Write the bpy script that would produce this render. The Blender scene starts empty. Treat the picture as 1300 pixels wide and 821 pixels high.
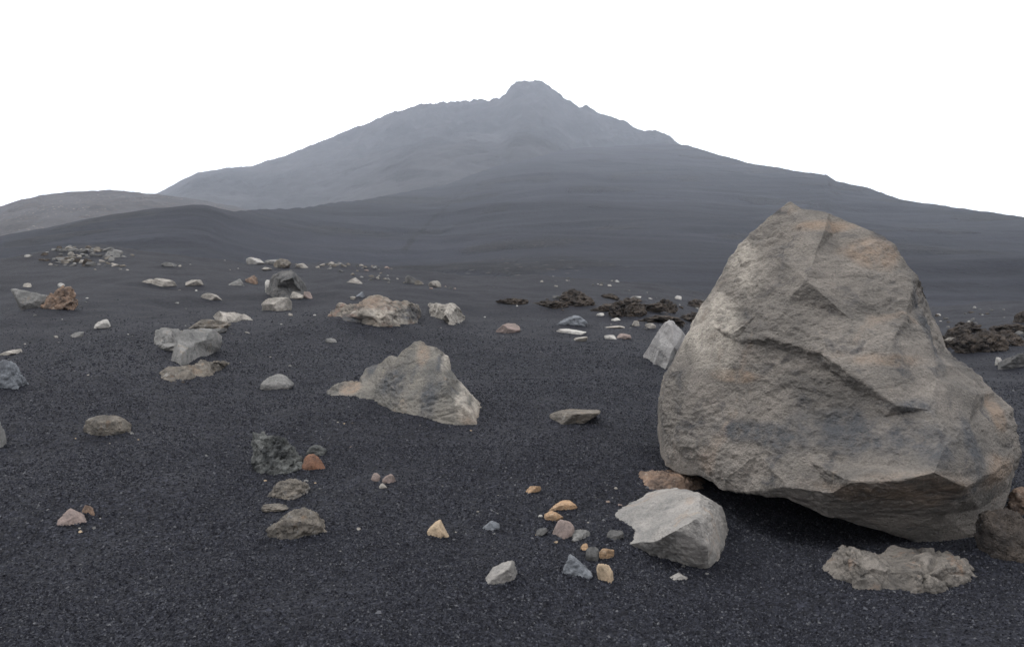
import bpy, math, random
import numpy as np
from mathutils import Vector
from mathutils.geometry import delaunay_2d_cdt

random.seed(7)
RNG = np.random.default_rng(11)
SC = bpy.context.scene
COL = SC.collection
F, CX, CY, EYE = 1082.0, 650.0, 410.5, 1.6     # focal length in photo pixels, image centre, eye height


# ------------------------------------------------------------------ numeric noise
def _hash(ix, iy, iz, seed):
    h = (ix.astype(np.int64) * 374761393 + iy.astype(np.int64) * 668265263
         + iz.astype(np.int64) * 2147483647 + seed * 974711) & 0xFFFFFFFF
    h = ((h ^ (h >> 13)) * 1274126177) & 0xFFFFFFFF
    h = ((h ^ (h >> 16)) * 2246822519) & 0xFFFFFFFF
    return (h ^ (h >> 15)) & 0xFFFFFFFF


_G = RNG.normal(size=(256, 3))
_G /= np.linalg.norm(_G, axis=1)[:, None]


def perlin(p, seed=0):
    p = np.asarray(p, dtype=np.float64)
    i = np.floor(p)
    f = p - i
    i = i.astype(np.int64)
    u = f * f * f * (f * (f * 6 - 15) + 10)
    out = 0.0
    for dx in (0, 1):
        wx = u[:, 0] if dx else 1 - u[:, 0]
        for dy in (0, 1):
            wy = u[:, 1] if dy else 1 - u[:, 1]
            for dz in (0, 1):
                wz = u[:, 2] if dz else 1 - u[:, 2]
                g = _G[_hash(i[:, 0] + dx, i[:, 1] + dy, i[:, 2] + dz, seed) & 255]
                d = g[:, 0] * (f[:, 0] - dx) + g[:, 1] * (f[:, 1] - dy) + g[:, 2] * (f[:, 2] - dz)
                out = out + wx * wy * wz * d
    return out * 1.5


def fbm(p, octaves=4, seed=0, gain=0.5, ridged=False):
    p = np.asarray(p, dtype=np.float64)
    a, s, out = 1.0, 1.0, np.zeros(len(p))
    for k in range(octaves):
        n = perlin(p * s + 17.3 * k, seed + k)
        out += a * ((0.5 - np.abs(n)) * 1.0 if ridged else n)
        a *= gain
        s *= 2.03
    return out


def worley(p, seed=0):
    """distance to nearest and second nearest feature point, id of the nearest"""
    p = np.asarray(p, dtype=np.float64)
    i = np.floor(p).astype(np.int64)
    d1 = np.full(len(p), 9.0)
    d2 = np.full(len(p), 9.0)
    ident = np.zeros(len(p), dtype=np.int64)
    for dx in (-1, 0, 1):
        for dy in (-1, 0, 1):
            for dz in (-1, 0, 1):
                c = i + np.array([dx, dy, dz])
                h = _hash(c[:, 0], c[:, 1], c[:, 2], seed)
                q = np.stack([(h & 1023) / 1023.0, ((h >> 10) & 1023) / 1023.0, ((h >> 20) & 1023) / 1023.0], 1)
                d = np.linalg.norm(c + q - p, axis=1)
                new = d < d1
                d2 = np.where(new, d1, np.minimum(d2, d))
                ident = np.where(new, h, ident)
                d1 = np.where(new, d, d1)
    return d1, d2, ident


def pl(xs, ys):
    xs, ys = np.array(xs, float), np.array(ys, float)
    return lambda x: np.interp(x, xs, ys)


def sstep(a, b, x):
    t = np.clip((x - a) / (b - a), 0, 1)
    return t * t * (3 - 2 * t)


# ------------------------------------------------------------------ mesh and object helpers
def mesh_from(name, V, faces, smooth=True, attrs=None):
    V = np.asarray(V, dtype=np.float32)
    faces = np.asarray(faces, dtype=np.int32)
    n = faces.shape[1]
    me = bpy.data.meshes.new(name)
    me.vertices.add(len(V))
    me.vertices.foreach_set('co', V.ravel())
    me.loops.add(faces.size)
    me.loops.foreach_set('vertex_index', faces.ravel())
    me.polygons.add(len(faces))
    me.polygons.foreach_set('loop_start', np.arange(0, faces.size, n, dtype=np.int32))
    me.update(calc_edges=True)
    if not smooth:
        me.polygons.foreach_set('use_smooth', np.zeros(len(faces), dtype=bool))
    else:
        me.polygons.foreach_set('use_smooth', np.ones(len(faces), dtype=bool))
    for k, a in (attrs or {}).items():
        at = me.attributes.new(k, 'FLOAT', 'POINT')
        at.data.foreach_set('value', np.asarray(a, dtype=np.float32))
    me.validate()
    return me


def add(name, me, mat, loc=(0, 0, 0), label=None, cat=None, group=None, kind=None, rot=None, parent=None):
    o = bpy.data.objects.new(name, me)
    COL.objects.link(o)
    o.location = loc
    if rot:
        o.rotation_euler = rot
    if mat and not me.materials:
        me.materials.append(mat)
    if label:
        o['label'] = label
    if cat:
        o['category'] = cat
    if group:
        o['group'] = group
    if kind:
        o['kind'] = kind
    if parent:
        o.parent = parent
    return o


# ------------------------------------------------------------------ materials
class NT:
    def __init__(self, name):
        self.m = bpy.data.materials.new(name)
        self.m.use_nodes = True
        self.t = self.m.node_tree
        self.b = self.t.nodes['Principled BSDF']
        self.b.inputs['Roughness'].default_value = 0.95
        self.b.inputs['Specular IOR Level'].default_value = 0.06
        self.co = self.t.nodes.new('ShaderNodeTexCoord').outputs['Object']

    def n(self, typ, **kw):
        nd = self.t.nodes.new(typ)
        for k, v in kw.items():
            if k in nd.inputs:
                if hasattr(v, 'is_linked'):
                    self.t.links.new(v, nd.inputs[k])
                else:
                    nd.inputs[k].default_value = v
            else:
                setattr(nd, k, v)
        return nd

    def link(self, a, b):
        self.t.links.new(a, b)

    def noise(self, scale, detail=4, rough=0.6, vec=None, dist=0.0):
        nd = self.n('ShaderNodeTexNoise', Scale=scale, Detail=detail, Roughness=rough, Distortion=dist)
        self.link(vec or self.co, nd.inputs['Vector'])
        return nd.outputs['Fac']

    def ramp(self, fac, stops):
        nd = self.n('ShaderNodeValToRGB')
        el = nd.color_ramp.elements
        while len(el) < len(stops):
            el.new(0.5)
        for e, (p, c) in zip(el, stops):
            e.position = p
            e.color = (c, c, c, 1) if isinstance(c, (int, float)) else (*c, 1)
        self.link(fac, nd.inputs['Fac'])
        return nd.outputs['Color']

    def mix(self, fac, a, b, mode='MIX'):
        nd = self.n('ShaderNodeMix', data_type='RGBA', blend_type=mode)
        for k, v in ((0, fac), (6, a), (7, b)):
            if hasattr(v, 'is_linked'):
                self.link(v, nd.inputs[k])
            else:
                nd.inputs[k].default_value = v if isinstance(v, (int, float)) else (*v, 1)
        return nd.outputs[2]

    def math(self, op, a, b=0.0):
        nd = self.n('ShaderNodeMath', operation=op)
        for k, v in ((0, a), (1, b)):
            if hasattr(v, 'is_linked'):
                self.link(v, nd.inputs[k])
            else:
                nd.inputs[k].default_value = v
        return nd.outputs[0]

    def scaled(self, s):
        nd = self.n('ShaderNodeMapping')
        nd.inputs['Scale'].default_value = s
        self.link(self.co, nd.inputs['Vector'])
        return nd.outputs[0]

    def attr(self, name):
        return self.n('ShaderNodeAttribute', attribute_name=name).outputs['Fac']

    def bump(self, h, strength, dist):
        nd = self.n('ShaderNodeBump', Strength=strength, Distance=dist)
        self.link(h, nd.inputs['Height'])
        self.link(nd.outputs[0], self.b.inputs['Normal'])

    def color(self, c):
        self.link(c, self.b.inputs['Base Color'])
        return self.m


def rock_mat(name, base, dark, stain, scale=3.0, stain_at=0.60, grain=90, bump=0.6, stain2=None, stretch=(1, 1, 1), pits=0.5,
             speck=0.75, tint=(0.185, 0.145, 0.115), patina_shade=(0.064, 0.066, 0.071), bare_lit=(0.30, 0.275, 0.24)):
    k = NT(name)
    v = k.scaled(stretch)
    c = k.mix(k.ramp(k.noise(scale, 6, 0.62, v), [(0.38, 0.0), (0.62, 1.0)]), dark, base)
    c = k.mix(k.ramp(k.noise(scale * 1.7, 5, 0.65, k.scaled((1.1, 0.9, 1.3)), 0.6), [(stain_at, 0.0), (stain_at + 0.13, 0.85)]), c, stain)
    if stain2:
        c = k.mix(k.ramp(k.noise(scale * 0.9, 5, 0.6, k.scaled((0.8, 1.4, 1.0)), 0.8), [(0.60, 0.0), (0.70, 0.7)]), c, stain2)
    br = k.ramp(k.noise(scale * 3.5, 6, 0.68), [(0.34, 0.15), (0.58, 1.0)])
    for nm, colr in (('patina_shade', patina_shade), ('tint', tint), ('bare_lit', bare_lit)):
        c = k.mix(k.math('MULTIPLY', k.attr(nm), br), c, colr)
    g = k.noise(grain, 4, 0.7, v)
    c = k.mix(1.0, c, k.ramp(g, [(0.30, speck), (0.5, 1.0), (0.72, 1.28)]), 'MULTIPLY')
    vo = k.n('ShaderNodeTexVoronoi', Scale=grain * 0.35)
    k.link(v, vo.inputs['Vector'])
    pit = k.ramp(vo.outputs['Distance'], [(0.0, 0.0), (0.35, 1.0)])
    h = k.math('ADD', k.math('MULTIPLY', g, 1.0), k.math('MULTIPLY', pit, pits))
    h = k.math('ADD', h, k.math('MULTIPLY', k.noise(grain * 0.22, 5, 0.65, v), 1.6))
    k.bump(h, bump, 0.9 / grain)
    return k.color(c)


M = {}
# ------------------------------------------------------------------ ground height
# skyline of the near cinder field in photo pixels (bearing) -> rise at 45 m
_crest = pl([-700, 0, 60, 150, 200, 260, 330, 430, 520, 600, 700, 760, 842, 896, 1000, 1160, 1300, 2000],
            [331, 327, 325, 319, 322, 328, 336, 335, 345, 350, 351, 354, 363, 376, 388, 388, 380, 380])


def g_base(x, y):
    t = np.clip(x / np.maximum(y, 3.0), -1.1, 1.1)
    zc = 1.6 + (CY - _crest(CX + F * t)) / F * 45.0
    s = np.clip((y - 4.5) / 40.5, -0.12, 1.0)
    z = zc * s
    over = np.maximum(y - 43.5, 0)
    z = z - np.minimum(0.012 * over * over, 0.22 * over + 0.001)
    z = np.where(y > 43.5, np.maximum(z, -4.0), z)
    return z


def ground(x, y):
    x = np.atleast_1d(np.asarray(x, float))
    y = np.atleast_1d(np.asarray(y, float))
    z = g_base(x, y)
    r = np.hypot(x, y)
    near = 1 - sstep(60, 140, r)
    p = np.stack([x, y, np.zeros_like(x)], 1)
    w = sstep(4, 14, r)
    z = z + near * (0.27 * w * perlin(p * 0.16, 3) + 0.125 * perlin(p * 0.42, 5) + 0.055 * perlin(p * 1.1, 6)
                    + 0.010 * perlin(p * 3.1, 7))
    z = z + 0.55 * np.exp(-(((x + 21.3) / 2.0) ** 2 + ((y - 42.3) / 2.6) ** 2))
    # hollow below the leaning boulder
    z = z - 0.26 * np.exp(-(((x - 2.45) / 0.95) ** 2 + ((y - 6.75) / 0.75) ** 2)) + 0.10 * np.exp(-(((x - 1.35) / 0.5) ** 2 + ((y - 7.6) / 0.6) ** 2))
    return z


BANKS = []      # stones that cinder has drifted against: x, y, half width, half depth, drift height


def drifted(x, y):
    z = ground(x, y)
    for bx, by, hw, hd, h in BANKS:
        m = np.nonzero((np.abs(x - bx) < hw * 2.2) & (np.abs(y - by) < hd * 2.2))[0]
        if len(m):
            e = np.sqrt(((x[m] - bx) / hw) ** 2 + ((y[m] - by) / hd) ** 2)
            z[m] += h * np.exp(-(np.maximum(e - 0.85, 0) / 0.38) ** 2)
    return z


def hit(px, py):
    """where the sight line of a photo pixel meets the cinder ground: x, depth, height"""
    t, s = (px - CX) / F, (CY - py) / F
    d = np.geomspace(2.5, 44.5, 900)
    z = ground(t * d, d)
    ray = EYE + s * d
    below = np.nonzero(ray <= z)[0]
    i = below[0] if len(below) else len(d) - 1
    return t * d[i], d[i], float(z[i])


def build_ground():
    th = np.concatenate([np.linspace(-180, -44, 35)[:-1], np.linspace(-44, 44, 820), np.linspace(44, 180, 35)[1:-1]])
    th = np.radians(th)
    r = np.concatenate([np.geomspace(1.0, 70, 520), np.geomspace(70, 4000, 40)[1:]])
    R, T = np.meshgrid(r, th, indexing='ij')
    x, y = (R * np.sin(T)).ravel(), (R * np.cos(T)).ravel()
    z = drifted(x, y)
    nT = len(th)
    i = np.arange(len(r) - 1)[:, None] * nT
    j = np.arange(nT)[None, :]
    j2 = (j + 1) % nT
    q = np.stack([i + j, i + j2, i + nT + j2, i + nT + j], -1).reshape(-1, 4)[:, ::-1]
    V = np.stack([x, y, z], 1)
    me = mesh_from('ground', V, q)
    return add('ground', me, M['cinder'], kind='structure')


# ------------------------------------------------------------------ far slopes (each a ring of terrain seen from its own distance)
class Slope:
    def __init__(self, pxs, rows, depths, d0, z0, power, bump, seed, fall=0.5):
        self.row, self.depth = pl(pxs, rows), pl(pxs, depths)
        self.d0, self.z0, self.p, self.bump, self.seed, self.fall = d0, z0, power, bump, seed, fall

    def z(self, t, y):
        t = np.atleast_1d(np.asarray(t, float))
        y = np.atleast_1d(np.asarray(y, float))
        px = CX + F * t
        d1 = self.depth(px)
        z1 = EYE + (CY - self.row(px)) / F * d1
        u = (y - self.d0) / (d1 - self.d0)
        zz = self.z0 + (z1 - self.z0) * np.clip(u, 0, 1) ** self.p
        back = np.maximum(y - d1, 0)
        zz = zz - self.fall * back
        zz = np.where(u < 0, self.z0 + (y - self.d0) * 0.25, zz)
        p = np.stack([t * y, y, np.zeros_like(y)], 1)
        return zz + self.bump(p, np.clip(u, 0, 2), t), px, u

    def build(self, name, mat, tmin, tmax, nt, nd, ext=1.5, extra=None):
        ts = np.linspace(tmin, tmax, nt)
        us = np.concatenate([np.linspace(-0.1, 1.0, nd) , np.linspace(1.0, ext, 26)[1:]])
        T, U = np.meshgrid(ts, us)
        T, U = T.ravel(), U.ravel()
        y = self.d0 + U * (self.depth(CX + F * T) - self.d0)
        z, px, u = self.z(T, y)
        V = np.stack([T * y, y, z], 1)
        n, m = len(us), nt
        i = np.arange(n - 1)[:, None] * m
        j = np.arange(m - 1)[None, :]
        q = np.stack([i + j, i + j + 1, i + m + j + 1, i + m + j], -1).reshape(-1, 4)
        attrs = extra(V, px, u, T) if extra else None
        return add(name, mesh_from(name, V, q, attrs=attrs), mat, kind='structure')


# ------------------------------------------------------------------ rock meshes
def ico(level):
    t = (1 + 5 ** 0.5) / 2
    V = np.array([(-1, t, 0), (1, t, 0), (-1, -t, 0), (1, -t, 0), (0, -1, t), (0, 1, t), (0, -1, -t), (0, 1, -t),
                  (t, 0, -1), (t, 0, 1), (-t, 0, -1), (-t, 0, 1)], float)
    Fc = np.array([(0, 11, 5), (0, 5, 1), (0, 1, 7), (0, 7, 10), (0, 10, 11), (1, 5, 9), (5, 11, 4), (11, 10, 2), (10, 7, 6),
                   (7, 1, 8), (3, 9, 4), (3, 4, 2), (3, 2, 6), (3, 6, 8), (3, 8, 9), (4, 9, 5), (2, 4, 11), (6, 2, 10),
                   (8, 6, 7), (9, 8, 1)])
    for _ in range(level):
        V, Fc = split4(V, Fc)
    return V / np.linalg.norm(V, axis=1)[:, None], Fc


def split4(V, Fc):
    E = np.sort(np.concatenate([Fc[:, [0, 1]], Fc[:, [1, 2]], Fc[:, [2, 0]]]), axis=1)
    u, inv = np.unique(E, axis=0, return_inverse=True)
    inv = inv.reshape(-1)
    mid = (V[u[:, 0]] + V[u[:, 1]]) / 2
    n, m = len(V), len(Fc)
    a, b, c = n + inv[:m], n + inv[m:2 * m], n + inv[2 * m:]
    V2 = np.concatenate([V, mid])
    F2 = np.concatenate([np.stack([Fc[:, 0], a, c], 1), np.stack([Fc[:, 1], b, a], 1), np.stack([Fc[:, 2], c, b], 1),
                         np.stack([a, b, c], 1)])
    return V2, F2


def equalize(V, Fc, L):
    """split triangles until no edge is longer than L"""
    V = [np.array(v, float) for v in V]
    Fc = [tuple(f) for f in Fc]
    for _ in range(12):
        cut = {}
        for f in Fc:
            for a, b in ((f[0], f[1]), (f[1], f[2]), (f[2], f[0])):
                k = (min(a, b), max(a, b))
                if k not in cut and np.linalg.norm(V[a] - V[b]) > L:
                    cut[k] = len(V)
                    V.append((V[a] + V[b]) / 2)
        if not cut:
            break
        out = []
        for f in Fc:
            for _r in range(3):
                m = [cut.get((min(f[i], f[(i + 1) % 3]), max(f[i], f[(i + 1) % 3]))) for i in range(3)]
                n = sum(x is not None for x in m)
                if n in (0, 3) or (n == 1 and m[0] is not None) or (n == 2 and m[2] is None):
                    break
                f = (f[1], f[2], f[0])
            a, b, c = f
            if n == 0:
                out.append(f)
            elif n == 1:
                out += [(a, m[0], c), (m[0], b, c)]
            elif n == 2:
                if np.linalg.norm(V[a] - V[m[1]]) < np.linalg.norm(V[m[0]] - V[c]):
                    out += [(m[0], b, m[1]), (a, m[0], m[1]), (a, m[1], c)]
                else:
                    out += [(m[0], b, m[1]), (a, m[0], c), (m[0], m[1], c)]
            else:
                out += [(a, m[0], m[2]), (m[0], b, m[1]), (m[2], m[1], c), (m[0], m[1], m[2])]
        Fc = out
    return np.array(V), np.array(Fc)


def smooth(V, Fc, it=1, w=0.5):
    E = np.concatenate([Fc[:, [0, 1]], Fc[:, [1, 2]], Fc[:, [2, 0]]])
    E = np.concatenate([E, E[:, ::-1]])
    for _ in range(it):
        acc = np.zeros_like(V)
        cnt = np.zeros(len(V))
        for k in range(3):
            acc[:, k] = np.bincount(E[:, 0], V[E[:, 1], k], minlength=len(V))
        cnt = np.bincount(E[:, 0], minlength=len(V))
        V = V * (1 - w) + w * acc / np.maximum(cnt, 1)[:, None]
    return V


def normals(V, Fc):
    fn = np.cross(V[Fc[:, 1]] - V[Fc[:, 0]], V[Fc[:, 2]] - V[Fc[:, 0]])
    N = np.zeros_like(V)
    for k in range(3):
        for c in range(3):
            N[:, c] += np.bincount(Fc[:, k], fn[:, c], minlength=len(V))
    return N / np.maximum(np.linalg.norm(N, axis=1), 1e-9)[:, None]


def roughen(V, Fc, size, seed, crag=0.02, fine=0.006, chip=0.02, stretch=(1, 1, 1), terr=0.0, dense=3.0, lump=0.0):
    """weathered rock relief, amplitudes as a fraction of the rock's size"""
    N = normals(V, Fc)
    q = V / size * np.array(stretch) + seed * 3.71
    d = crag * size * fbm(q * dense, 4, seed)
    w1, w2, idn = worley(q * dense * 1.3 + 0.25 * perlin(q * 5, seed + 9)[:, None], seed + 31)
    d += chip * size * ((idn & 255) / 255.0 - 0.5) * np.clip((w2 - w1) * 5, 0, 1)
    d -= chip * 0.5 * size * np.clip(1 - (w2 - w1) * 9, 0, 1)
    if terr:
        h = V[:, 2] / size * 14 + 1.2 * fbm(q * 2, 3, seed + 40)
        fr = h - np.floor(h)
        d += terr * size * (sstep(0, 0.75, fr) - sstep(0.8, 1.0, fr))
    d += fine * size * fbm(q * dense * 6, 4, seed + 60, 0.6) * (0.30 + 1.5 * sstep(-0.25, 0.4, perlin(q * 2.6, seed + 65)))
    if lump:
        a1, a2, _i = worley(q * 5.0 + 0.35 * np.stack([perlin(q * 4, seed + 70 + k) for k in range(3)], 1), seed + 80)
        d += lump * size * (np.sqrt(np.clip(a2 - a1, 0, 1)) - 0.5)
    return V + N * d[:, None]


def blob_rock(seed, level=4, planes=16, round_=0.05, crag=0.042, fine=0.020, chip=0.045, lava=0.0, stretch=(1, 1, 1), octv=4):
    """angular stone: a chipped polyhedron; unit size, seat at z = 0"""
    rg = np.random.default_rng(seed)
    D, Fc = ico(level)
    n = rg.normal(size=(planes, 3))
    n /= np.linalg.norm(n, axis=1)[:, None]
    h = rg.uniform(0.62, 1.0, planes)
    q = (D @ n.T) / h
    if round_ > 0:
        k = 1.0 / round_
        r = 1.0 / (np.log(np.exp(q * k).sum(1)) / k)
    else:
        r = 1.0 / q.max(1)
    V = D * np.clip(r, 0.3, 1.6)[:, None]
    V = roughen(V, Fc, 1.0, seed, crag, fine, chip, stretch)
    if lava:
        N = normals(V, Fc)
        p = V * 2.2 + seed
        d = lava * (fbm(p, octv, seed, 0.5, ridged=True) - 0.5)
        w1, w2, _ = worley(V * 3.2 + seed, seed)
        d += lava * 0.7 * (0.55 - w1)
        V = V + N * d[:, None]
    lo, hi = V.min(0), V.max(0)
    V = (V - (lo + hi) / 2) / (hi - lo)
    V[:, 2] += 0.5
    return V, Fc


def stone(px, py, w, h, mat, label, name='rock', cat='rock', seed=None, level=None, style='angular', depth=0.8, bury=0.36, rz=None,
          group=None, tilt=0.0, low=False):
    """a stone whose visible foot is at photo pixel (px, py), w x h pixels large"""
    seed = seed if seed is not None else random.randrange(9999)
    x, y, z = hit(px, py)
    W = w / F * y
    D = W * depth
    yc = y + D * 0.42
    xc = (px - CX) / F * yc
    zg = float(ground(xc, yc)[0])
    ztop = EYE + (CY - (py - h)) / F * (yc - D * 0.05)
    zlow = min(z, zg)
    H = max(ztop - zlow, 0.25 * W * h / w, 0.01)
    if low:
        H = 0.9 * h / F * y
    Ht = H / (1 - bury)
    if level is None:
        level = 5 if w > 45 else 4 if w > 14 else 3
    kw = dict(angular=dict(planes=15, round_=0.035), rounded=dict(planes=22, round_=0.12, crag=0.04),
              lava=dict(planes=18, round_=0.12, lava=0.30, crag=0.08, fine=0.03),
              knob=dict(planes=14, round_=0.08, lava=0.27, crag=0.05, fine=0.008, chip=0.06, octv=2),
              rough=dict(planes=16, round_=0.06, crag=0.07, fine=0.025, chip=0.06, lava=0.10),
              slab=dict(planes=12, round_=0.03, crag=0.02))[style]
    if W > 0.10:
        BANKS.append((xc, yc, W * 0.5, D * 0.5, min(0.12 * H, 0.025)))
    V, Fc = blob_rock(seed, level, **kw)
    V = V * np.array([W, D, Ht])
    V[:, 2] -= Ht * bury
    me = mesh_from(name, V, Fc)
    rot = (0, tilt, 0) if tilt else None
    return add(name, me, M[mat], (xc, yc, zlow), label, cat, group, rot=rot)


def crafted(name, label, mat, outline, inner, T, lean=0.25, L=0.10, levels=2, sm=1, front=None, back=0.2, cat='rock', relief=None, seed=1,
            narrow=0.72, sink=0.06, group=None, spots=None, gap=True):
    """a rock modelled from its ridges. outline points: (px, py) free edge, (px, py, d) free edge d metres nearer,
    (px, py, 'g') where the rock enters the gravel; inner ridge points: (px, py, d), d metres nearer than the rim."""
    gp = [hit(p[0], p[1]) for p in outline if len(p) > 2 and p[2] == 'g']
    Z0 = min(g[2] for g in gp) if gp else float(ground((outline[0][0] - CX) / F * front[1][0], front[1][0])[0])
    if front:
        _ff = pl(*front)

        def foot(px):
            return float(_ff(px))
    else:
        pr = sorted((p[0], g[1]) for p, g in zip([p for p in outline if len(p) > 2 and p[2] == 'g'], gp))
        _f = pl([a for a, b in pr], [b for a, b in pr])

        def foot(px):
            return float(_f(px)) + back

    def at(px, py, d=0.0):
        s = (CY - py) / F
        y = (foot(px) + lean * (EYE - Z0)) / (1 - lean * s) - d
        return np.array([(px - CX) / F * y, y, EYE + s * y])
    P, isg = [], []
    for p in outline:
        if len(p) > 2 and p[2] == 'g':
            x, y, z = hit(p[0], p[1])
            P.append(np.array([x, y, z - sink]))
            isg.append(True)
        else:
            P.append(at(p[0], p[1], p[2] if len(p) > 2 else 0.0))
            isg.append(False)
    n = len(P)
    P += [at(*p) for p in inner]
    P2 = [Vector((p[0], -p[1])) for p in outline] + [Vector((p[0], -p[1])) for p in inner]
    res = delaunay_2d_cdt(P2, [], [list(range(n))], 1, 1e-4)
    vs, faces, orig = res[0], res[2], res[3]
    remap = [o[0] if o else None for o in orig]
    tri = []
    for f in faces:
        ids = [remap[i] for i in f]
        if None in ids:
            continue
        for k in range(1, len(ids) - 1):
            tri.append((ids[0], ids[k], ids[k + 1]))
    tri2 = []
    for a, b, c in tri:
        A, B, Cc = P2[a], P2[b], P2[c]
        if (B.x - A.x) * (Cc.y - A.y) - (B.y - A.y) * (Cc.x - A.x) < 0:
            b, c = c, b
        tri2.append((a, b, c))
    V = list(P)
    rim = np.array(P[:n])
    ctr = rim.mean(0)
    zlo, zhi = rim[:, 2].min(), rim[:, 2].max()
    rings = [list(range(n))]
    for frac, sc in ((0.45, 0.5 + 0.5 * (narrow + 0.18)), (1.0, narrow)):
        ring = []
        for i in range(n):
            q = rim[i].copy()
            q[0] = ctr[0] + (q[0] - ctr[0]) * sc
            q[1] = max(q[1], ctr[1] - 0.1) + T * frac
            low = isg[i] or (q[2] - zlo) < 0.22 * (zhi - zlo)
            if low and not (isg[i] or frac > 0.9):
                q[2] = q[2] + 0.02
            elif low:
                q[2] = float(ground(q[0], q[1])[0]) - 0.10 - 0.10 * frac
            else:
                q[2] = zlo + (q[2] - zlo) * (1 - 0.22 * frac)
            ring.append(len(V))
            V.append(q)
        rings.append(ring)
    if not front and gap:
        w_, y_ = np.ptp(rim[:, 0]), rim[[i for i in range(n) if isg[i]], 1]
        BANKS.append((ctr[0], float(y_.mean()) + T * 0.3, w_ * 0.5, max(T, float(np.ptp(y_))) * 0.6, 0.02))
    # outline orientation in the picture
    area = sum(P2[i].x * P2[(i + 1) % n].y - P2[(i + 1) % n].x * P2[i].y for i in range(n))
    for A, B in zip(rings[:-1], rings[1:]):
        for i in range(n):
            j = (i + 1) % n
            a, b, c, d = A[i], A[j], B[j], B[i]
            if area > 0:
                tri2 += [(b, a, d), (b, d, c)]
            else:
                tri2 += [(a, b, c), (a, c, d)]
    cc = len(V)
    V.append(np.mean([V[i] for i in rings[-1]], axis=0))
    for i in range(n):
        a, b = rings[-1][i], rings[-1][(i + 1) % n]
        tri2.append((b, a, cc) if area > 0 else (a, b, cc))
    V, Fc = equalize(V, tri2, L)
    V = smooth(V, Fc, sm, 0.22)
    for _ in range(levels):
        V, Fc = split4(V, Fc)
    V = smooth(V, Fc, levels, 0.4)
    size = float(np.ptp(rim[:, 0]))
    rl = dict(crag=0.02, fine=0.006, chip=0.02)
    rl.update(relief or {})
    V = roughen(V, Fc, size, seed, **rl)
    org = np.array([ctr[0], ctr[1] + T * 0.4, Z0])
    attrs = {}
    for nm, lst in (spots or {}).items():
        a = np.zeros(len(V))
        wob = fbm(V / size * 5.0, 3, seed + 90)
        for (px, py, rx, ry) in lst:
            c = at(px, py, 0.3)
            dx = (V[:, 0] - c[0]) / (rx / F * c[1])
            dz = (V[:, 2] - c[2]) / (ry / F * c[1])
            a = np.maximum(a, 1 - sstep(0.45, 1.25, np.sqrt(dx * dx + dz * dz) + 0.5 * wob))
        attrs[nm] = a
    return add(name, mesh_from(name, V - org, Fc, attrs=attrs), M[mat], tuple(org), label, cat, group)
# ------------------------------------------------------------------ cinder, slopes
def cinder_material():
    k = NT('black_cinder')
    big = k.noise(0.55, 5, 0.6)
    c = k.mix(k.ramp(big, [(0.35, 0.0), (0.68, 1.0)]), (0.0088, 0.0095, 0.0135), (0.0138, 0.0146, 0.0195))
    c = k.mix(k.ramp(k.noise(0.28, 5, 0.62, k.scaled((1, 1, 1)), 0.4), [(0.56, 0.0), (0.72, 0.55)]), c, (0.0205, 0.0210, 0.0250))
    v1 = k.n('ShaderNodeTexVoronoi', Scale=62.0)
    v2 = k.n('ShaderNodeTexVoronoi', Scale=27.0)
    k.link(k.co, v1.inputs['Vector'])
    k.link(k.co, v2.inputs['Vector'])
    sp = k.n('ShaderNodeSeparateColor')
    k.link(v1.outputs['Color'], sp.inputs[0])
    c = k.mix(1.0, c, k.ramp(sp.outputs[0], [(0.0, 0.55), (0.55, 0.95), (0.86, 1.3), (1.0, 1.8)]), 'MULTIPLY')
    sp2 = k.n('ShaderNodeSeparateColor')
    k.link(v2.outputs['Color'], sp2.inputs[0])
    c = k.mix(1.0, c, k.ramp(sp2.outputs[1], [(0.0, 0.75), (0.7, 1.0), (1.0, 1.45)]), 'MULTIPLY')
    c = k.mix(1.0, c, k.ramp(k.noise(9.0, 4, 0.7), [(0.3, 0.72), (0.5, 1.0), (0.72, 1.35)]), 'MULTIPLY')
    h = k.math('ADD', k.math('MULTIPLY', v1.outputs['Distance'], -0.5), k.math('MULTIPLY', v2.outputs['Distance'], -0.9))
    h = k.math('ADD', h, k.math('MULTIPLY', k.noise(7.0, 4, 0.65), 2.2))
    k.bump(h, 1.0, 0.022)
    k.b.inputs['Roughness'].default_value = 0.8
    k.b.inputs['Specular IOR Level'].default_value = 0.10
    return k.color(c)


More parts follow.
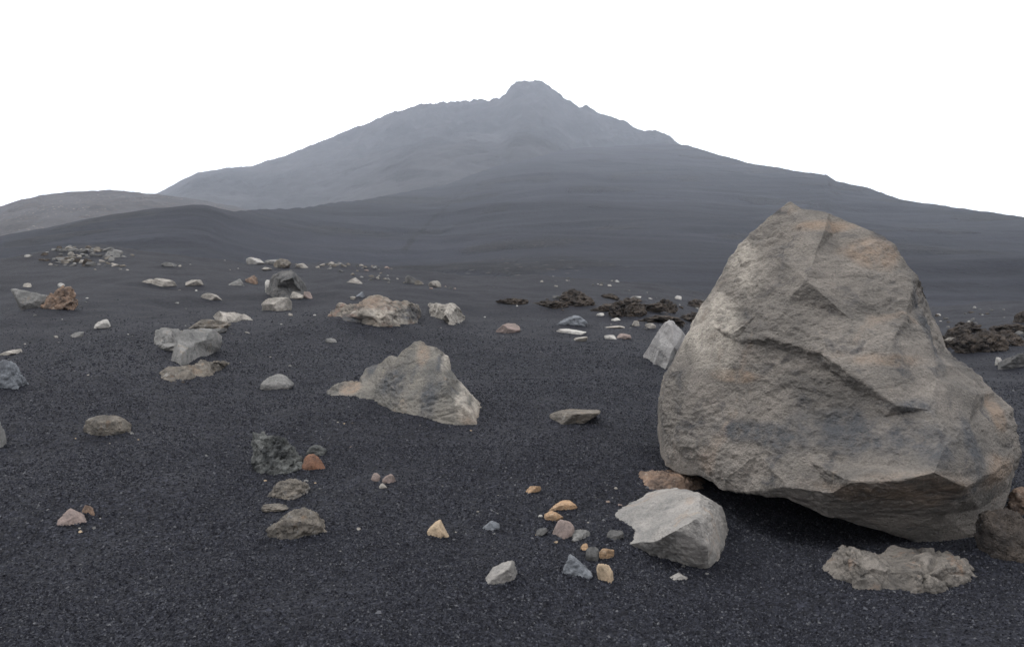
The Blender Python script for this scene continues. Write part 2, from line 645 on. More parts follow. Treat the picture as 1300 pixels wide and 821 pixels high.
def slope_material(name, a, b, rock, streak=True, scale=0.02):
    k = NT(name)
    c = k.mix(k.ramp(k.noise(scale, 6, 0.6), [(0.35, 0.0), (0.65, 1.0)]), a, b)
    if streak:
        c = k.mix(1.0, c, k.ramp(k.noise(0.03, 6, 0.6, k.scaled((0.16, 1.3, 1.3)), 0.5), [(0.32, 0.58), (0.5, 1.0), (0.68, 1.42)]), 'MULTIPLY')
        c = k.mix(1.0, c, k.ramp(k.noise(0.14, 5, 0.65, k.scaled((0.22, 1.0, 1.0)), 0.3), [(0.32, 0.70), (0.5, 1.0), (0.70, 1.38)]), 'MULTIPLY')
    r = k.attr('rocky')
    rr = k.mix(k.ramp(k.noise(0.16, 6, 0.72), [(0.36, 0.0), (0.66, 1.0)]), rock[0], rock[1])
    c = k.mix(r, c, rr)
    pale = k.n('ShaderNodeTexVoronoi', Scale=0.22)
    k.link(k.co, pale.inputs['Vector'])
    dots = k.ramp(pale.outputs['Distance'], [(0.13, 1.0), (0.20, 0.0)])
    c = k.mix(k.math('MULTIPLY', dots, k.attr('pale')), c, (0.16, 0.14, 0.12))
    c = k.mix(1.0, c, k.ramp(k.noise(0.9, 5, 0.75), [(0.3, 0.75), (0.5, 1.0), (0.7, 1.28)]), 'MULTIPLY')
    h = k.math('ADD', k.math('MULTIPLY', k.noise(0.35, 6, 0.7), k.math('ADD', k.math('MULTIPLY', r, 6.0), 1.0)), 0.0)
    k.bump(h, 0.9, 1.1)
    return k.color(c)


M['cinder'] = cinder_material()
M['far_cinder'] = slope_material('slope_cinder', (0.0088, 0.0094, 0.0132), (0.0132, 0.0138, 0.0182), ((0.009, 0.009, 0.010), (0.032, 0.030, 0.029)))
M['massif'] = slope_material('massif_ash', (0.016, 0.0157, 0.0172), (0.028, 0.027, 0.0285), ((0.003, 0.003, 0.0035), (0.018, 0.017, 0.0175)), False, 0.008)
M['old_ridge'] = slope_material('ridge_ash', (0.026, 0.024, 0.024), (0.040, 0.035, 0.034), ((0.02, 0.018, 0.018), (0.07, 0.056, 0.046)), False, 0.02)
M['track'] = slope_material('trodden_cinder', (0.004, 0.004, 0.005), (0.006, 0.006, 0.007), ((0.005, 0.005, 0.005), (0.006, 0.006, 0.006)))

# big boulder and its kin
M['boulder'] = rock_mat('taupe_boulder', (0.165, 0.149, 0.134), (0.102, 0.095, 0.088), (0.056, 0.056, 0.059), 2.1, 0.55, 60, 1.0,
                        (0.195, 0.158, 0.130), stretch=(1.0, 1.0, 1.45), pits=0.5, speck=0.72)
M['slab'] = rock_mat('pale_slab', (0.235, 0.222, 0.208), (0.150, 0.146, 0.14), (0.105, 0.104, 0.104), 3.4, 0.57, 70, 0.8, (0.21, 0.172, 0.14))
M['crust'] = rock_mat('crusty_stone', (0.150, 0.136, 0.122), (0.080, 0.074, 0.068), (0.042, 0.040, 0.038), 6.0, 0.55, 55, 1.0, (0.17, 0.12, 0.09))
M['pyramid'] = rock_mat('grey_block', (0.205, 0.198, 0.195), (0.155, 0.152, 0.15), (0.12, 0.12, 0.125), 3.0, 0.64, 70, 0.5)
M['wedge'] = rock_mat('wedge_stone', (0.150, 0.139, 0.123), (0.092, 0.090, 0.086), (0.19, 0.156, 0.126), 1.9, 0.60, 45, 0.9, (0.075, 0.077, 0.080),
                      stretch=(1.0, 1.0, 1.7), speck=0.65)
M['layered'] = rock_mat('layered_stone', (0.20, 0.178, 0.152), (0.07, 0.066, 0.064), (0.165, 0.115, 0.095), 2.2, 0.52, 26, 1.0, (0.31, 0.28, 0.25), stretch=(1, 1, 2.2))
M['pale'] = rock_mat('pale_stone', (0.27, 0.25, 0.225), (0.155, 0.146, 0.133), (0.10, 0.092, 0.083), 4.0, 0.54, 50, 0.85)
M['white'] = rock_mat('whitish_stone', (0.33, 0.32, 0.30), (0.21, 0.20, 0.19), (0.14, 0.13, 0.12), 5, 0.62, 80, 0.5)
M['grey'] = rock_mat('grey_stone', (0.175, 0.171, 0.165), (0.105, 0.104, 0.102), (0.066, 0.068, 0.072), 3.4, 0.56, 50, 0.9, (0.165, 0.14, 0.115))
M['bluegrey'] = rock_mat('blue_grey_stone', (0.155, 0.165, 0.18), (0.085, 0.09, 0.10), (0.06, 0.06, 0.068), 3.0, 0.56, 50, 0.8)
M['dark'] = rock_mat('dark_stone', (0.095, 0.093, 0.090), (0.055, 0.055, 0.056), (0.14, 0.13, 0.115), 4.0, 0.62, 60, 0.8)
M['lava'] = rock_mat('green_black_lava', (0.105, 0.108, 0.104), (0.040, 0.042, 0.043), (0.21, 0.21, 0.205), 5.0, 0.62, 55, 1.0)
M['crumble'] = rock_mat('brown_lava', (0.075, 0.062, 0.052), (0.032, 0.029, 0.028), (0.12, 0.085, 0.06), 2.2, 0.62, 14, 1.0)
M['olive'] = rock_mat('olive_stone', (0.145, 0.129, 0.111), (0.080, 0.074, 0.067), (0.205, 0.20, 0.195), 6.0, 0.58, 50, 1.0, (0.165, 0.115, 0.08))
M['red'] = rock_mat('red_scoria', (0.165, 0.088, 0.058), (0.105, 0.064, 0.048), (0.215, 0.135, 0.09), 8.0, 0.6, 70, 0.9)
M['rust'] = rock_mat('rusty_crust', (0.190, 0.132, 0.098), (0.088, 0.068, 0.058), (0.25, 0.215, 0.185), 6.0, 0.55, 45, 1.0)
M['orange'] = rock_mat('orange_stone', (0.34, 0.225, 0.135), (0.20, 0.14, 0.095), (0.36, 0.28, 0.20), 16.0, 0.54, 90, 1.0)
M['tan'] = rock_mat('tan_stone', (0.32, 0.245, 0.17), (0.22, 0.175, 0.125), (0.36, 0.31, 0.25), 8.0, 0.58, 90, 0.7)
M['pink'] = rock_mat('pinkish_stone', (0.20, 0.158, 0.143), (0.13, 0.107, 0.10), (0.245, 0.21, 0.195), 8.0, 0.58, 90, 0.6)

def cinder_bump(p, u, t):
    a = sstep(0.02, 0.35, u) * (1 - 0.75 * sstep(0.8, 1.0, u))
    q = p * np.array([1 / 150., 1 / 90., 1])
    rip = perlin(p * np.array([1 / 120., 1 / 16., 1]) + 0.6 * perlin(p / 60., 4)[:, None], 21)
    rip2 = perlin(p * np.array([1 / 40., 1 / 6., 1]) + 0.5 * perlin(p / 25., 5)[:, None], 22)
    return a * (7 * perlin(q, 8) + 2.4 * rip + 0.55 * rip2) + 0.25 * fbm(p / 9., 3, 23) * sstep(0, 0.2, u)


S_near = Slope([-1500, -300, 0, 50, 100, 150, 200, 225, 243, 262, 276, 290, 310, 340, 400, 480, 560, 640, 700, 740, 790, 840, 872, 950, 1030, 1050, 1060, 1150, 1300, 1600, 2600],
               [405, 350, 301, 291, 281, 272, 264.5, 261.5, 260, 261, 264.5, 267.5, 267, 266, 262, 250, 235, 209, 194, 188, 185, 183, 185, 206.5, 220, 222, 229, 253.5, 276.5, 325, 400],
               [200, 230, 290, 305, 320, 330, 340, 345, 350, 356, 366, 380, 405, 450, 540, 680, 820, 960, 1080, 1160, 1230, 1260, 1230, 1050, 880, 850, 830, 680, 540, 440, 380],
               62, -2.5, 1.33, cinder_bump, 3)


def near_attr(V, px, u, T):
    n = fbm(V / np.array([60., 40., 40.]), 4, 71)
    r = sstep(0.30, 0.6, n + 0.25 * sstep(0.7, 1.0, u) * sstep(760, 900, px)) * 0.6
    d = ((px - 783) / 9) ** 2 + ((V[:, 2] / V[:, 1] - (CY - 222) / F) * F / 4) ** 2
    r = np.maximum(r, np.exp(-d))
    return {'rocky': r, 'pale': 0.35 * sstep(0.1, 0.4, n) * (1 - sstep(0.1, 0.35, u))}


S_near.build('cinder_slope', M['far_cinder'], -1.25, 1.25, 900, 330, extra=near_attr)


def massif_bump(p, u, t):
    a = sstep(0.0, 0.3, u)
    rough = fbm(p / 70., 5, 33, 0.55, ridged=True) - 0.5
    m = 0.35 + 0.65 * sstep(0.45, 0.9, u)
    edge = 1 - 0.8 * sstep(0.93, 1.0, u)
    edge = edge * (0.25 + 0.75 * np.maximum(sstep(-0.30, -0.15, t), 1 - sstep(0.6, 0.95, u)))
    return a * (36 * perlin(p / 330., 31) * edge + 24 * rough * m * edge) + (1.4 + 5.6 * sstep(-0.16, -0.06, t) * (1 - 0.6 * sstep(0.06, 0.14, t))) * fbm(p / 22., 4, 35, 0.62) * sstep(0.75, 1.0, u)


MASS = 1.6
S_far = Slope([-900, 100, 170, 188, 203, 216, 234, 252, 285, 320, 335, 360, 400, 450, 470, 490, 520, 540, 560, 570, 600, 635, 643, 648, 655, 672, 692, 704, 718, 735,
               748, 760, 775, 790, 810, 830, 850, 862, 880, 950, 1050, 1300, 2200],
              [300, 275, 255, 250, 244, 237, 227, 219, 214, 212, 206, 199, 184, 165, 157, 148, 138, 133, 131, 130.5, 129, 125, 118, 111, 105, 103.5, 106, 117, 128, 137,
               136.5, 140, 148, 151, 162, 165, 171, 182, 200, 228, 262, 330, 430],
              [MASS * v for v in [1000, 1050, 1080, 1080, 1080, 1080, 1080, 1080, 1080, 1080, 1080, 1080, 1090, 1100, 1105, 1110, 1120, 1130, 1135, 1140, 1150, 1180, 1190, 1195, 1200, 1200,
               1200, 1190, 1180, 1170, 1165, 1160, 1150, 1140, 1120, 1100, 1080, 1060, 1040, 1000, 950, 900, 800]],
              520, 16.0, 1.15, massif_bump, 5, fall=0.45)


def far_attr(V, px, u, T):
    row = CY - (V[:, 2] - EYE) / V[:, 1] * F
    n = fbm(V / np.array([110., 90., 90.]), 5, 81, 0.6)

    def spot(x, y, sx, sy, an=0.0):
        dx, dy = px - x, row - y
        c, s_ = math.cos(an), math.sin(an)
        return np.exp(-(((dx * c + dy * s_) / sx) ** 2 + ((-dx * s_ + dy * c) / sy) ** 2))
    r = (0.9 * spot(525, 192, 42, 11, -0.4) + 0.8 * spot(690, 178, 70, 13, 0.2) + 0.7 * spot(390, 224, 70, 11, -0.25)
         + 0.7 * spot(480, 165, 60, 12, -0.15) + 0.6 * spot(640, 158, 90, 12, 0.0) + 0.5 * sstep(0.86, 0.98, u)
         + 0.6 * spot(790, 175, 60, 12, 0.3) + 0.5 * spot(290, 232, 60, 12, 0))
    q = np.stack([px / 75.0 + row / 34.0, row / 17.0, 0 * px], 1)
    r = r + 0.75 * sstep(0.05, 0.45, fbm(q, 4, 303)) * sstep(-0.2, 0.2, perlin(q * 0.35, 304))
    smooth_field = 0.9 * spot(450, 222, 60, 18, 0) + 0.9 * spot(600, 178, 45, 20, -0.3)
    r = np.clip(r * (0.8 + 1.8 * n) - smooth_field * 0.5 + 0.4 * sstep(0.0, 0.5, n), 0, 1)
    return {'rocky': r, 'pale': np.zeros(len(px))}


S_far.build('mountain', M['massif'], -0.95, 0.95, 900, 300, extra=far_attr, ext=1.35)


def ridge_bump(p, u, t):
    return 6 * perlin(p / 90., 41) * sstep(0, 0.3, u) * (1 - 0.8 * sstep(0.85, 1, u)) + 1.6 * fbm(p / 14., 4, 43) * sstep(0, .2, u)


S_ridge = Slope([-1500, -400, 0, 30, 60, 90, 130, 170, 205, 240, 300, 420, 700], [330, 290, 262, 253, 246, 243.5, 241, 243, 247, 252, 262, 290, 330],
                [800, 800, 830, 830, 850, 860, 880, 880, 880, 880, 870, 820, 780], 240, 0.0, 1.05, ridge_bump, 6, fall=0.4)
S_ridge.build('hill', M['old_ridge'], -1.3, -0.1, 420, 160,
              extra=lambda V, px, u, T: {'rocky': sstep(-0.1, 0.4, fbm(V / 40., 4, 91)), 'pale': 0.9 * sstep(0.0, 0.3, fbm(V / 60., 3, 95)) + 0.25})


def build_path():
    pts = [(512, 318), (530, 297), (552, 276), (575, 255), (597, 234), (612, 216), (622, 208)]
    P = []
    for k in range(80):
        f = k / 79 * (len(pts) - 1)
        i = min(int(f), len(pts) - 2)
        px = pts[i][0] * (1 - f + i) + pts[i + 1][0] * (f - i) + 1.2 * math.sin(k * 0.45)
        py = pts[i][1] * (1 - f + i) + pts[i + 1][1] * (f - i)
        t = (px - CX) / F
        d = np.linspace(70, float(S_near.depth(px)) * 0.99, 1500)
        z = S_near.z(np.full_like(d, t), d)[0]
        ray = EYE + (CY - py) / F * d
        b = np.nonzero(z >= ray)[0]
        if len(b):
            P.append((t * d[b[0]], d[b[0]]))
    P = np.array(P)
    V, q = [], []
    tan = np.gradient(P, axis=0)
    tan /= np.linalg.norm(tan, axis=1)[:, None]
    for (x, y), (tx, ty) in zip(P, tan):
        for w in (-1.3, -0.45, 0.45, 1.3):
            X, Y = x - ty * w, y + tx * w
            zz = float(S_near.z(X / Y, Y)[0][0]) + (0.10 if abs(w) < 1 else 0.02)
            V.append((X, Y, zz))
    for k in range(len(P) - 1):
        for j in range(3):
            a = 4 * k + j
            q.append((a, a + 1, a + 5, a + 4))
    add('path', mesh_from('path', V, q), M['track'], kind='structure')


build_path()

# ------------------------------------------------------------------ modelled rocks
BO = dict(crag=0.0085, fine=0.0032, chip=0.0040, stretch=(1.0, 1.0, 1.5), terr=0.0, dense=4.5)
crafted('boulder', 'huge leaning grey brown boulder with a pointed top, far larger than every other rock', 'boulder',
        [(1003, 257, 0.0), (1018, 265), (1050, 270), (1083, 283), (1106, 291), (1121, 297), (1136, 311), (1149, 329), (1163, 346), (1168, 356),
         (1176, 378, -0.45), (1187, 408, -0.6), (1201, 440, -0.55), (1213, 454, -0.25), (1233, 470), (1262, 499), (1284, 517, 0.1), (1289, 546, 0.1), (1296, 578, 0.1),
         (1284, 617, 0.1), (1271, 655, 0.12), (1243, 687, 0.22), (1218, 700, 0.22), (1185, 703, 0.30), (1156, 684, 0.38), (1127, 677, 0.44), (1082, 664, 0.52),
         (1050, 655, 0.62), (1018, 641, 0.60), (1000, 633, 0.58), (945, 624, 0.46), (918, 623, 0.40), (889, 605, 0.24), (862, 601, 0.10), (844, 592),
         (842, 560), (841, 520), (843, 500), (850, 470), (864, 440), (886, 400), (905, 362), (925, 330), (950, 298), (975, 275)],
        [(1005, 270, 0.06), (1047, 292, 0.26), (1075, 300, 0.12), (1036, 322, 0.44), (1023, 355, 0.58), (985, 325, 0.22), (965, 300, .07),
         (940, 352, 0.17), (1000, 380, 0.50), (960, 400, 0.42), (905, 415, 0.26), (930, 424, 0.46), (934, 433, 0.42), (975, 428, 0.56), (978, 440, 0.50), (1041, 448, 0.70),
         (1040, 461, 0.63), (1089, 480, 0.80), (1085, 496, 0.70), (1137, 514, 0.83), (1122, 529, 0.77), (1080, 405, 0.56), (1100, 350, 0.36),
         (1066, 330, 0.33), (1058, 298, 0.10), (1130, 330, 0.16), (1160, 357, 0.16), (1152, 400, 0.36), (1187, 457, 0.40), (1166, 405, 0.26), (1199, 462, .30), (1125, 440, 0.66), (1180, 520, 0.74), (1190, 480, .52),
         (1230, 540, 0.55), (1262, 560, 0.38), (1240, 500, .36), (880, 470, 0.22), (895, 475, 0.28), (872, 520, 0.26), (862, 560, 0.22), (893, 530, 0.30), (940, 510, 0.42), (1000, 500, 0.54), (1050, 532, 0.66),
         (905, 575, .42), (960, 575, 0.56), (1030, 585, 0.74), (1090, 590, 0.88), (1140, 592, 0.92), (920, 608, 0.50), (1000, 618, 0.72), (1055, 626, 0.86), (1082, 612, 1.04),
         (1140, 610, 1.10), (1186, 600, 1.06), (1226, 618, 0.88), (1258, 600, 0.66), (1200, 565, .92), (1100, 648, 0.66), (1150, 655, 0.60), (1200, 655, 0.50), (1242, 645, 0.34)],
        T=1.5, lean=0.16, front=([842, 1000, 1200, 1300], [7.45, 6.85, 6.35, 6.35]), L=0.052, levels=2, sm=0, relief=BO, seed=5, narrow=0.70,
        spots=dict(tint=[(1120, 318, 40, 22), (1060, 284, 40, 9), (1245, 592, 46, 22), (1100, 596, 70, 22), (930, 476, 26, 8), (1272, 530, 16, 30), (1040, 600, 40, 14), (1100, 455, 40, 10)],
                   patina_shade=[(1186, 405, 15, 60), (1068, 536, 70, 26), (1110, 505, 40, 14), (950, 545, 40, 16), (1200, 565, 16, 40), (1150, 300, 16, 22)],  # shade painted on the right face and below the ledge, besides mineral blotches
                   bare_lit=[(900, 400, 26, 70), (950, 320, 20, 40)]))  # light on the left plane painted in as paler stone

crafted('rock', 'angular grey block with pale sloping top and dark front at foot of huge boulder', 'slab',
        [(762, 667), (772, 659), (788, 650), (805, 645), (822, 638), (838, 630), (862, 625), (888, 624), (904, 634), (917, 643), (921, 656), (924, 670),
         (927, 692, 'g'), (919, 702, 'g'), (904, 718, 'g'), (892, 720, 'g'), (868, 715, 'g'), (841, 708, 'g'), (824, 701, 'g'), (803, 693, 'g'),
         (785, 683, 'g'), (768, 673, 'g')],
        [(808, 688, .50), (832, 687, .64), (858, 672, .76), (884, 657, .84), (889, 640, .34), (818, 668, .20), (855, 652, .22), (891, 664, .80), (897, 692, .68),
         (908, 660, .40), (913, 690, .42), (900, 650, .44)],
        T=0.6, lean=0.95, back=0.40, L=0.06, levels=2, relief=dict(crag=0.012, fine=0.006, chip=0.010, dense=4), seed=12)
crafted('rock', 'rust and orange crusted crumbly rock wedged under the left edge of the huge boulder', 'rust',
        [(805, 605), (815, 598), (836, 598), (851, 601), (866, 600), (882, 604), (896, 612), (897, 622, 'g'), (873, 627, 'g'), (854, 627, 'g'), (835, 625, 'g'),
         (818, 622, 'g'), (810, 614, 'g')],
        [(826, 608, .12), (850, 612, .16), (875, 612, .14)], T=0.5, lean=0.6, back=0.18, L=0.05, levels=2,
        relief=dict(crag=0.03, fine=0.010, chip=0.03, dense=4), seed=21, gap=False)
crafted('rock', 'wedge shaped grey brown rock with peaked top and a tan lobe on its left end', 'wedge',
        [(413, 500), (418, 496), (432, 485), (437, 484), (448, 487), (457, 484), (458, 477), (465, 466), (478, 461), (490, 454), (497, 452), (504, 454), (510, 446),
         (517, 440), (527, 433), (534, 431), (542, 437), (552, 440), (562, 445), (569, 455), (572, 470), (584, 484), (596, 498), (607, 513), (616, 534),
         (611, 541, 'g'), (582, 542, 'g'), (554, 539, 'g'), (524, 534, 'g'), (499, 527, 'g'), (476, 516, 'g'), (455, 511, 'g'), (430, 509, 'g'), (417, 506, 'g')],
        [(552, 448, .16), (557, 457, .27), (566, 479, .46), (567, 497, .52), (585, 512, .56), (598, 524, .50), (527, 458, .13), (531, 490, .31), (499, 478, .20), (476, 487, .26),
         (541, 519, .46), (506, 510, .42), (446, 494, .20), (430, 497, .10), (460, 487, .24), (459, 499, .40)],
        T=0.9, lean=0.55, back=0.55, L=0.08, levels=2, sm=0, relief=dict(crag=0.009, fine=0.007, chip=0.010, stretch=(1.0, 1, 1.7), dense=4.0), seed=33,
        spots=dict(tint=[(445, 492, 16, 10), (535, 450, 10, 22), (600, 526, 14, 12)], bare_lit=[(590, 490, 9, 34), (566, 460, 8, 16), (604, 515, 8, 18)], patina_shade=[(500, 482, 24, 20), (545, 505, 14, 26), (558, 462, 6, 14), (468, 470, 8, 12)]))
crafted('rock', 'low wide layered rock with pinkish top behind the wedge shaped rock', 'layered',
        [(417, 401), (420, 394), (430, 387), (444, 386), (452, 385), (460, 380), (474, 375), (486, 377), (498, 383), (508, 381), (520, 384), (530, 388), (535, 400),
         (533, 406, 'g'), (518, 414, 'g'), (500, 417, 'g'), (476, 418, 'g'), (448, 416, 'g'), (428, 412, 'g'), (418, 407, 'g')],
        [(444, 390, .3), (444, 402, .5), (470, 389, .35), (466, 396, .80), (492, 397, .95), (500, 394, .6), (516, 392, .3), (480, 408, .70), (510, 406, .35), (460, 408, .45)],
        T=1.4, lean=0.9, back=0.6, L=0.2, levels=2, relief=dict(crag=0.03, fine=0.012, chip=0.035, terr=0.006, stretch=(1, 1, 1.8), dense=4), seed=41,
        spots=dict(tint=[(472, 384, 26, 9)], bare_lit=[(480, 398, 26, 6), (500, 408, 16, 5)], patina_shade=[(450, 408, 20, 8), (525, 400, 8, 10)]))
crafted('rock', 'pale grey broken rock just right of the low layered rock', 'pale',
        [(543, 391), (545, 386), (549, 385), (562, 387), (573, 385), (580, 389), (586, 395), (591, 404, 'g'), (581, 414, 'g'), (566, 414, 'g'), (559, 406, 'g'), (548, 400, 'g'), (543, 395, 'g')],
        [(566, 400, .5), (555, 392, .3), (576, 397, .4), (571, 408, .4)], T=0.8, lean=0.8, back=0.4, L=0.12, levels=2,
        relief=dict(crag=0.04, fine=0.015, chip=0.05), seed=47)
crafted('rock', 'smooth pale grey pyramid shaped block standing just left of the huge boulder', 'pyramid',
        [(819, 452), (828, 436), (837, 419), (844, 409), (850, 405), (855, 407), (861, 414), (869, 422), (877, 430), (875, 440), (867, 449), (858, 454), (852, 464),
         (848, 471, 'g'), (841, 471, 'g'), (828, 463, 'g'), (820, 456, 'g')],
        [(853, 414, .25), (856, 441, .42), (838, 442, .30), (866, 438, .06), (850, 458, .30)], T=0.7, lean=0.3, back=0.25, L=0.12, levels=2,
        relief=dict(crag=0.02, fine=0.012, chip=0.02, dense=4), seed=52)
stone(357, 606, 78, 58, 'lava', 'black green lumpy lava rock with knobbly folds, left foreground', 'rock', 'rock', seed=64, level=6, style='knob', depth=0.9)
crafted('rock', 'grey slab leaning right on top of a long low brown rock, left of centre', 'grey',
        [(233, 418), (246, 417), (259, 416), (271, 417), (272, 429), (269, 438), (263, 446), (252, 456, 'g'), (243, 463, 'g'), (229, 465, 'g'), (217, 462, 'g'),
         (217, 454), (220, 443), (225, 430)],
        [(246, 436, .35), (259, 432, .35), (230, 449, .35), (264, 424, .2), (240, 424, .15)], T=0.5, lean=0.7, back=0.3, L=0.10, levels=2,
        relief=dict(crag=0.02, fine=0.01, chip=0.03), seed=71)
crafted('rock', 'grey rock with a hooked left end behind the leaning grey slab', 'grey',
        [(195, 420), (200, 417), (208, 415), (222, 417), (232, 420), (228, 436, 'g'), (217, 441, 'g'), (196, 441, 'g'), (194, 432)],
        [(205, 424, .1), (214, 424, .3), (208, 433, .25)], T=0.5, lean=0.6, back=0.25, L=0.12, levels=2, relief=dict(crag=0.05, fine=0.015, chip=0.06), seed=77)
crafted('rock', 'long low brown rock lying at the foot of the leaning grey slab', 'olive',
        [(202, 472), (209, 467), (230, 466), (246, 463), (256, 457), (271, 459), (284, 459), (287, 463), (284, 468, 'g'), (271, 478, 'g'), (249, 482, 'g'), (225, 488, 'g'), (206, 487, 'g')],
        [(217, 476, .15), (241, 472, .25), (265, 468, .2)], T=0.5, lean=0.9, back=0.3, L=0.10, levels=2,
        relief=dict(crag=0.035, fine=0.016, chip=0.045, dense=4), seed=83, gap=False)
crafted('rock', 'flat pale slab tilted to the right on the crest behind the leaning grey slab', 'pale',
        [(270, 402), (277, 394), (285, 396), (297, 396), (309, 399), (318, 406), (306, 409, 'g'), (292, 411, 'g'), (279, 410, 'g'), (271, 406, 'g')],
        [(285, 402, .3), (300, 403, .3)], T=0.6, lean=1.2, back=0.3, L=0.12, levels=2, relief=dict(crag=0.02, fine=0.01, chip=0.03), seed=88)
crafted('boulder', 'dark round boulder with overhanging pale cap and shadowed hollow, back of left field', 'dark',
        [(341, 356), (348, 349), (360, 342), (370, 343), (377, 350), (382, 360), (383, 370), (381, 379, 'g'), (366, 382, 'g'), (350, 380, 'g'), (338, 374, 'g'), (338, 366)],
        [(352, 352, .5), (358, 357, .75), (372, 352, .55), (352, 366, .30), (366, 366, -0.05), (376, 362, .3), (362, 374, .1)], T=1.2, lean=0.5, back=0.3, L=0.18, levels=2,
        relief=dict(crag=0.03, fine=0.012, chip=0.04), seed=93)
crafted('rock', 'grey brown crusty rock in the bottom right corner in front of the huge boulder', 'crust',
        [(1057, 729), (1069, 712), (1085, 699), (1102, 701), (1124, 709), (1132, 717), (1150, 715), (1160, 713), (1179, 705), (1205, 709), (1221, 705), (1231, 715), (1237, 724),
         (1240, 742, 'g'), (1205, 750, 'g'), (1145, 754, 'g'), (1085, 752, 'g'), (1054, 744, 'g')],
        [(1086, 712, .10), (1096, 722, .16), (1135, 724, .06), (1165, 722, .12), (1200, 716, .12), (1222, 722, .10), (1185, 728, .16), (1112, 722, .10)], T=0.4, lean=0.5, back=0.17, L=0.05, levels=2,
        relief=dict(crag=0.018, fine=0.010, chip=0.045, dense=4.5), seed=97, gap=False)

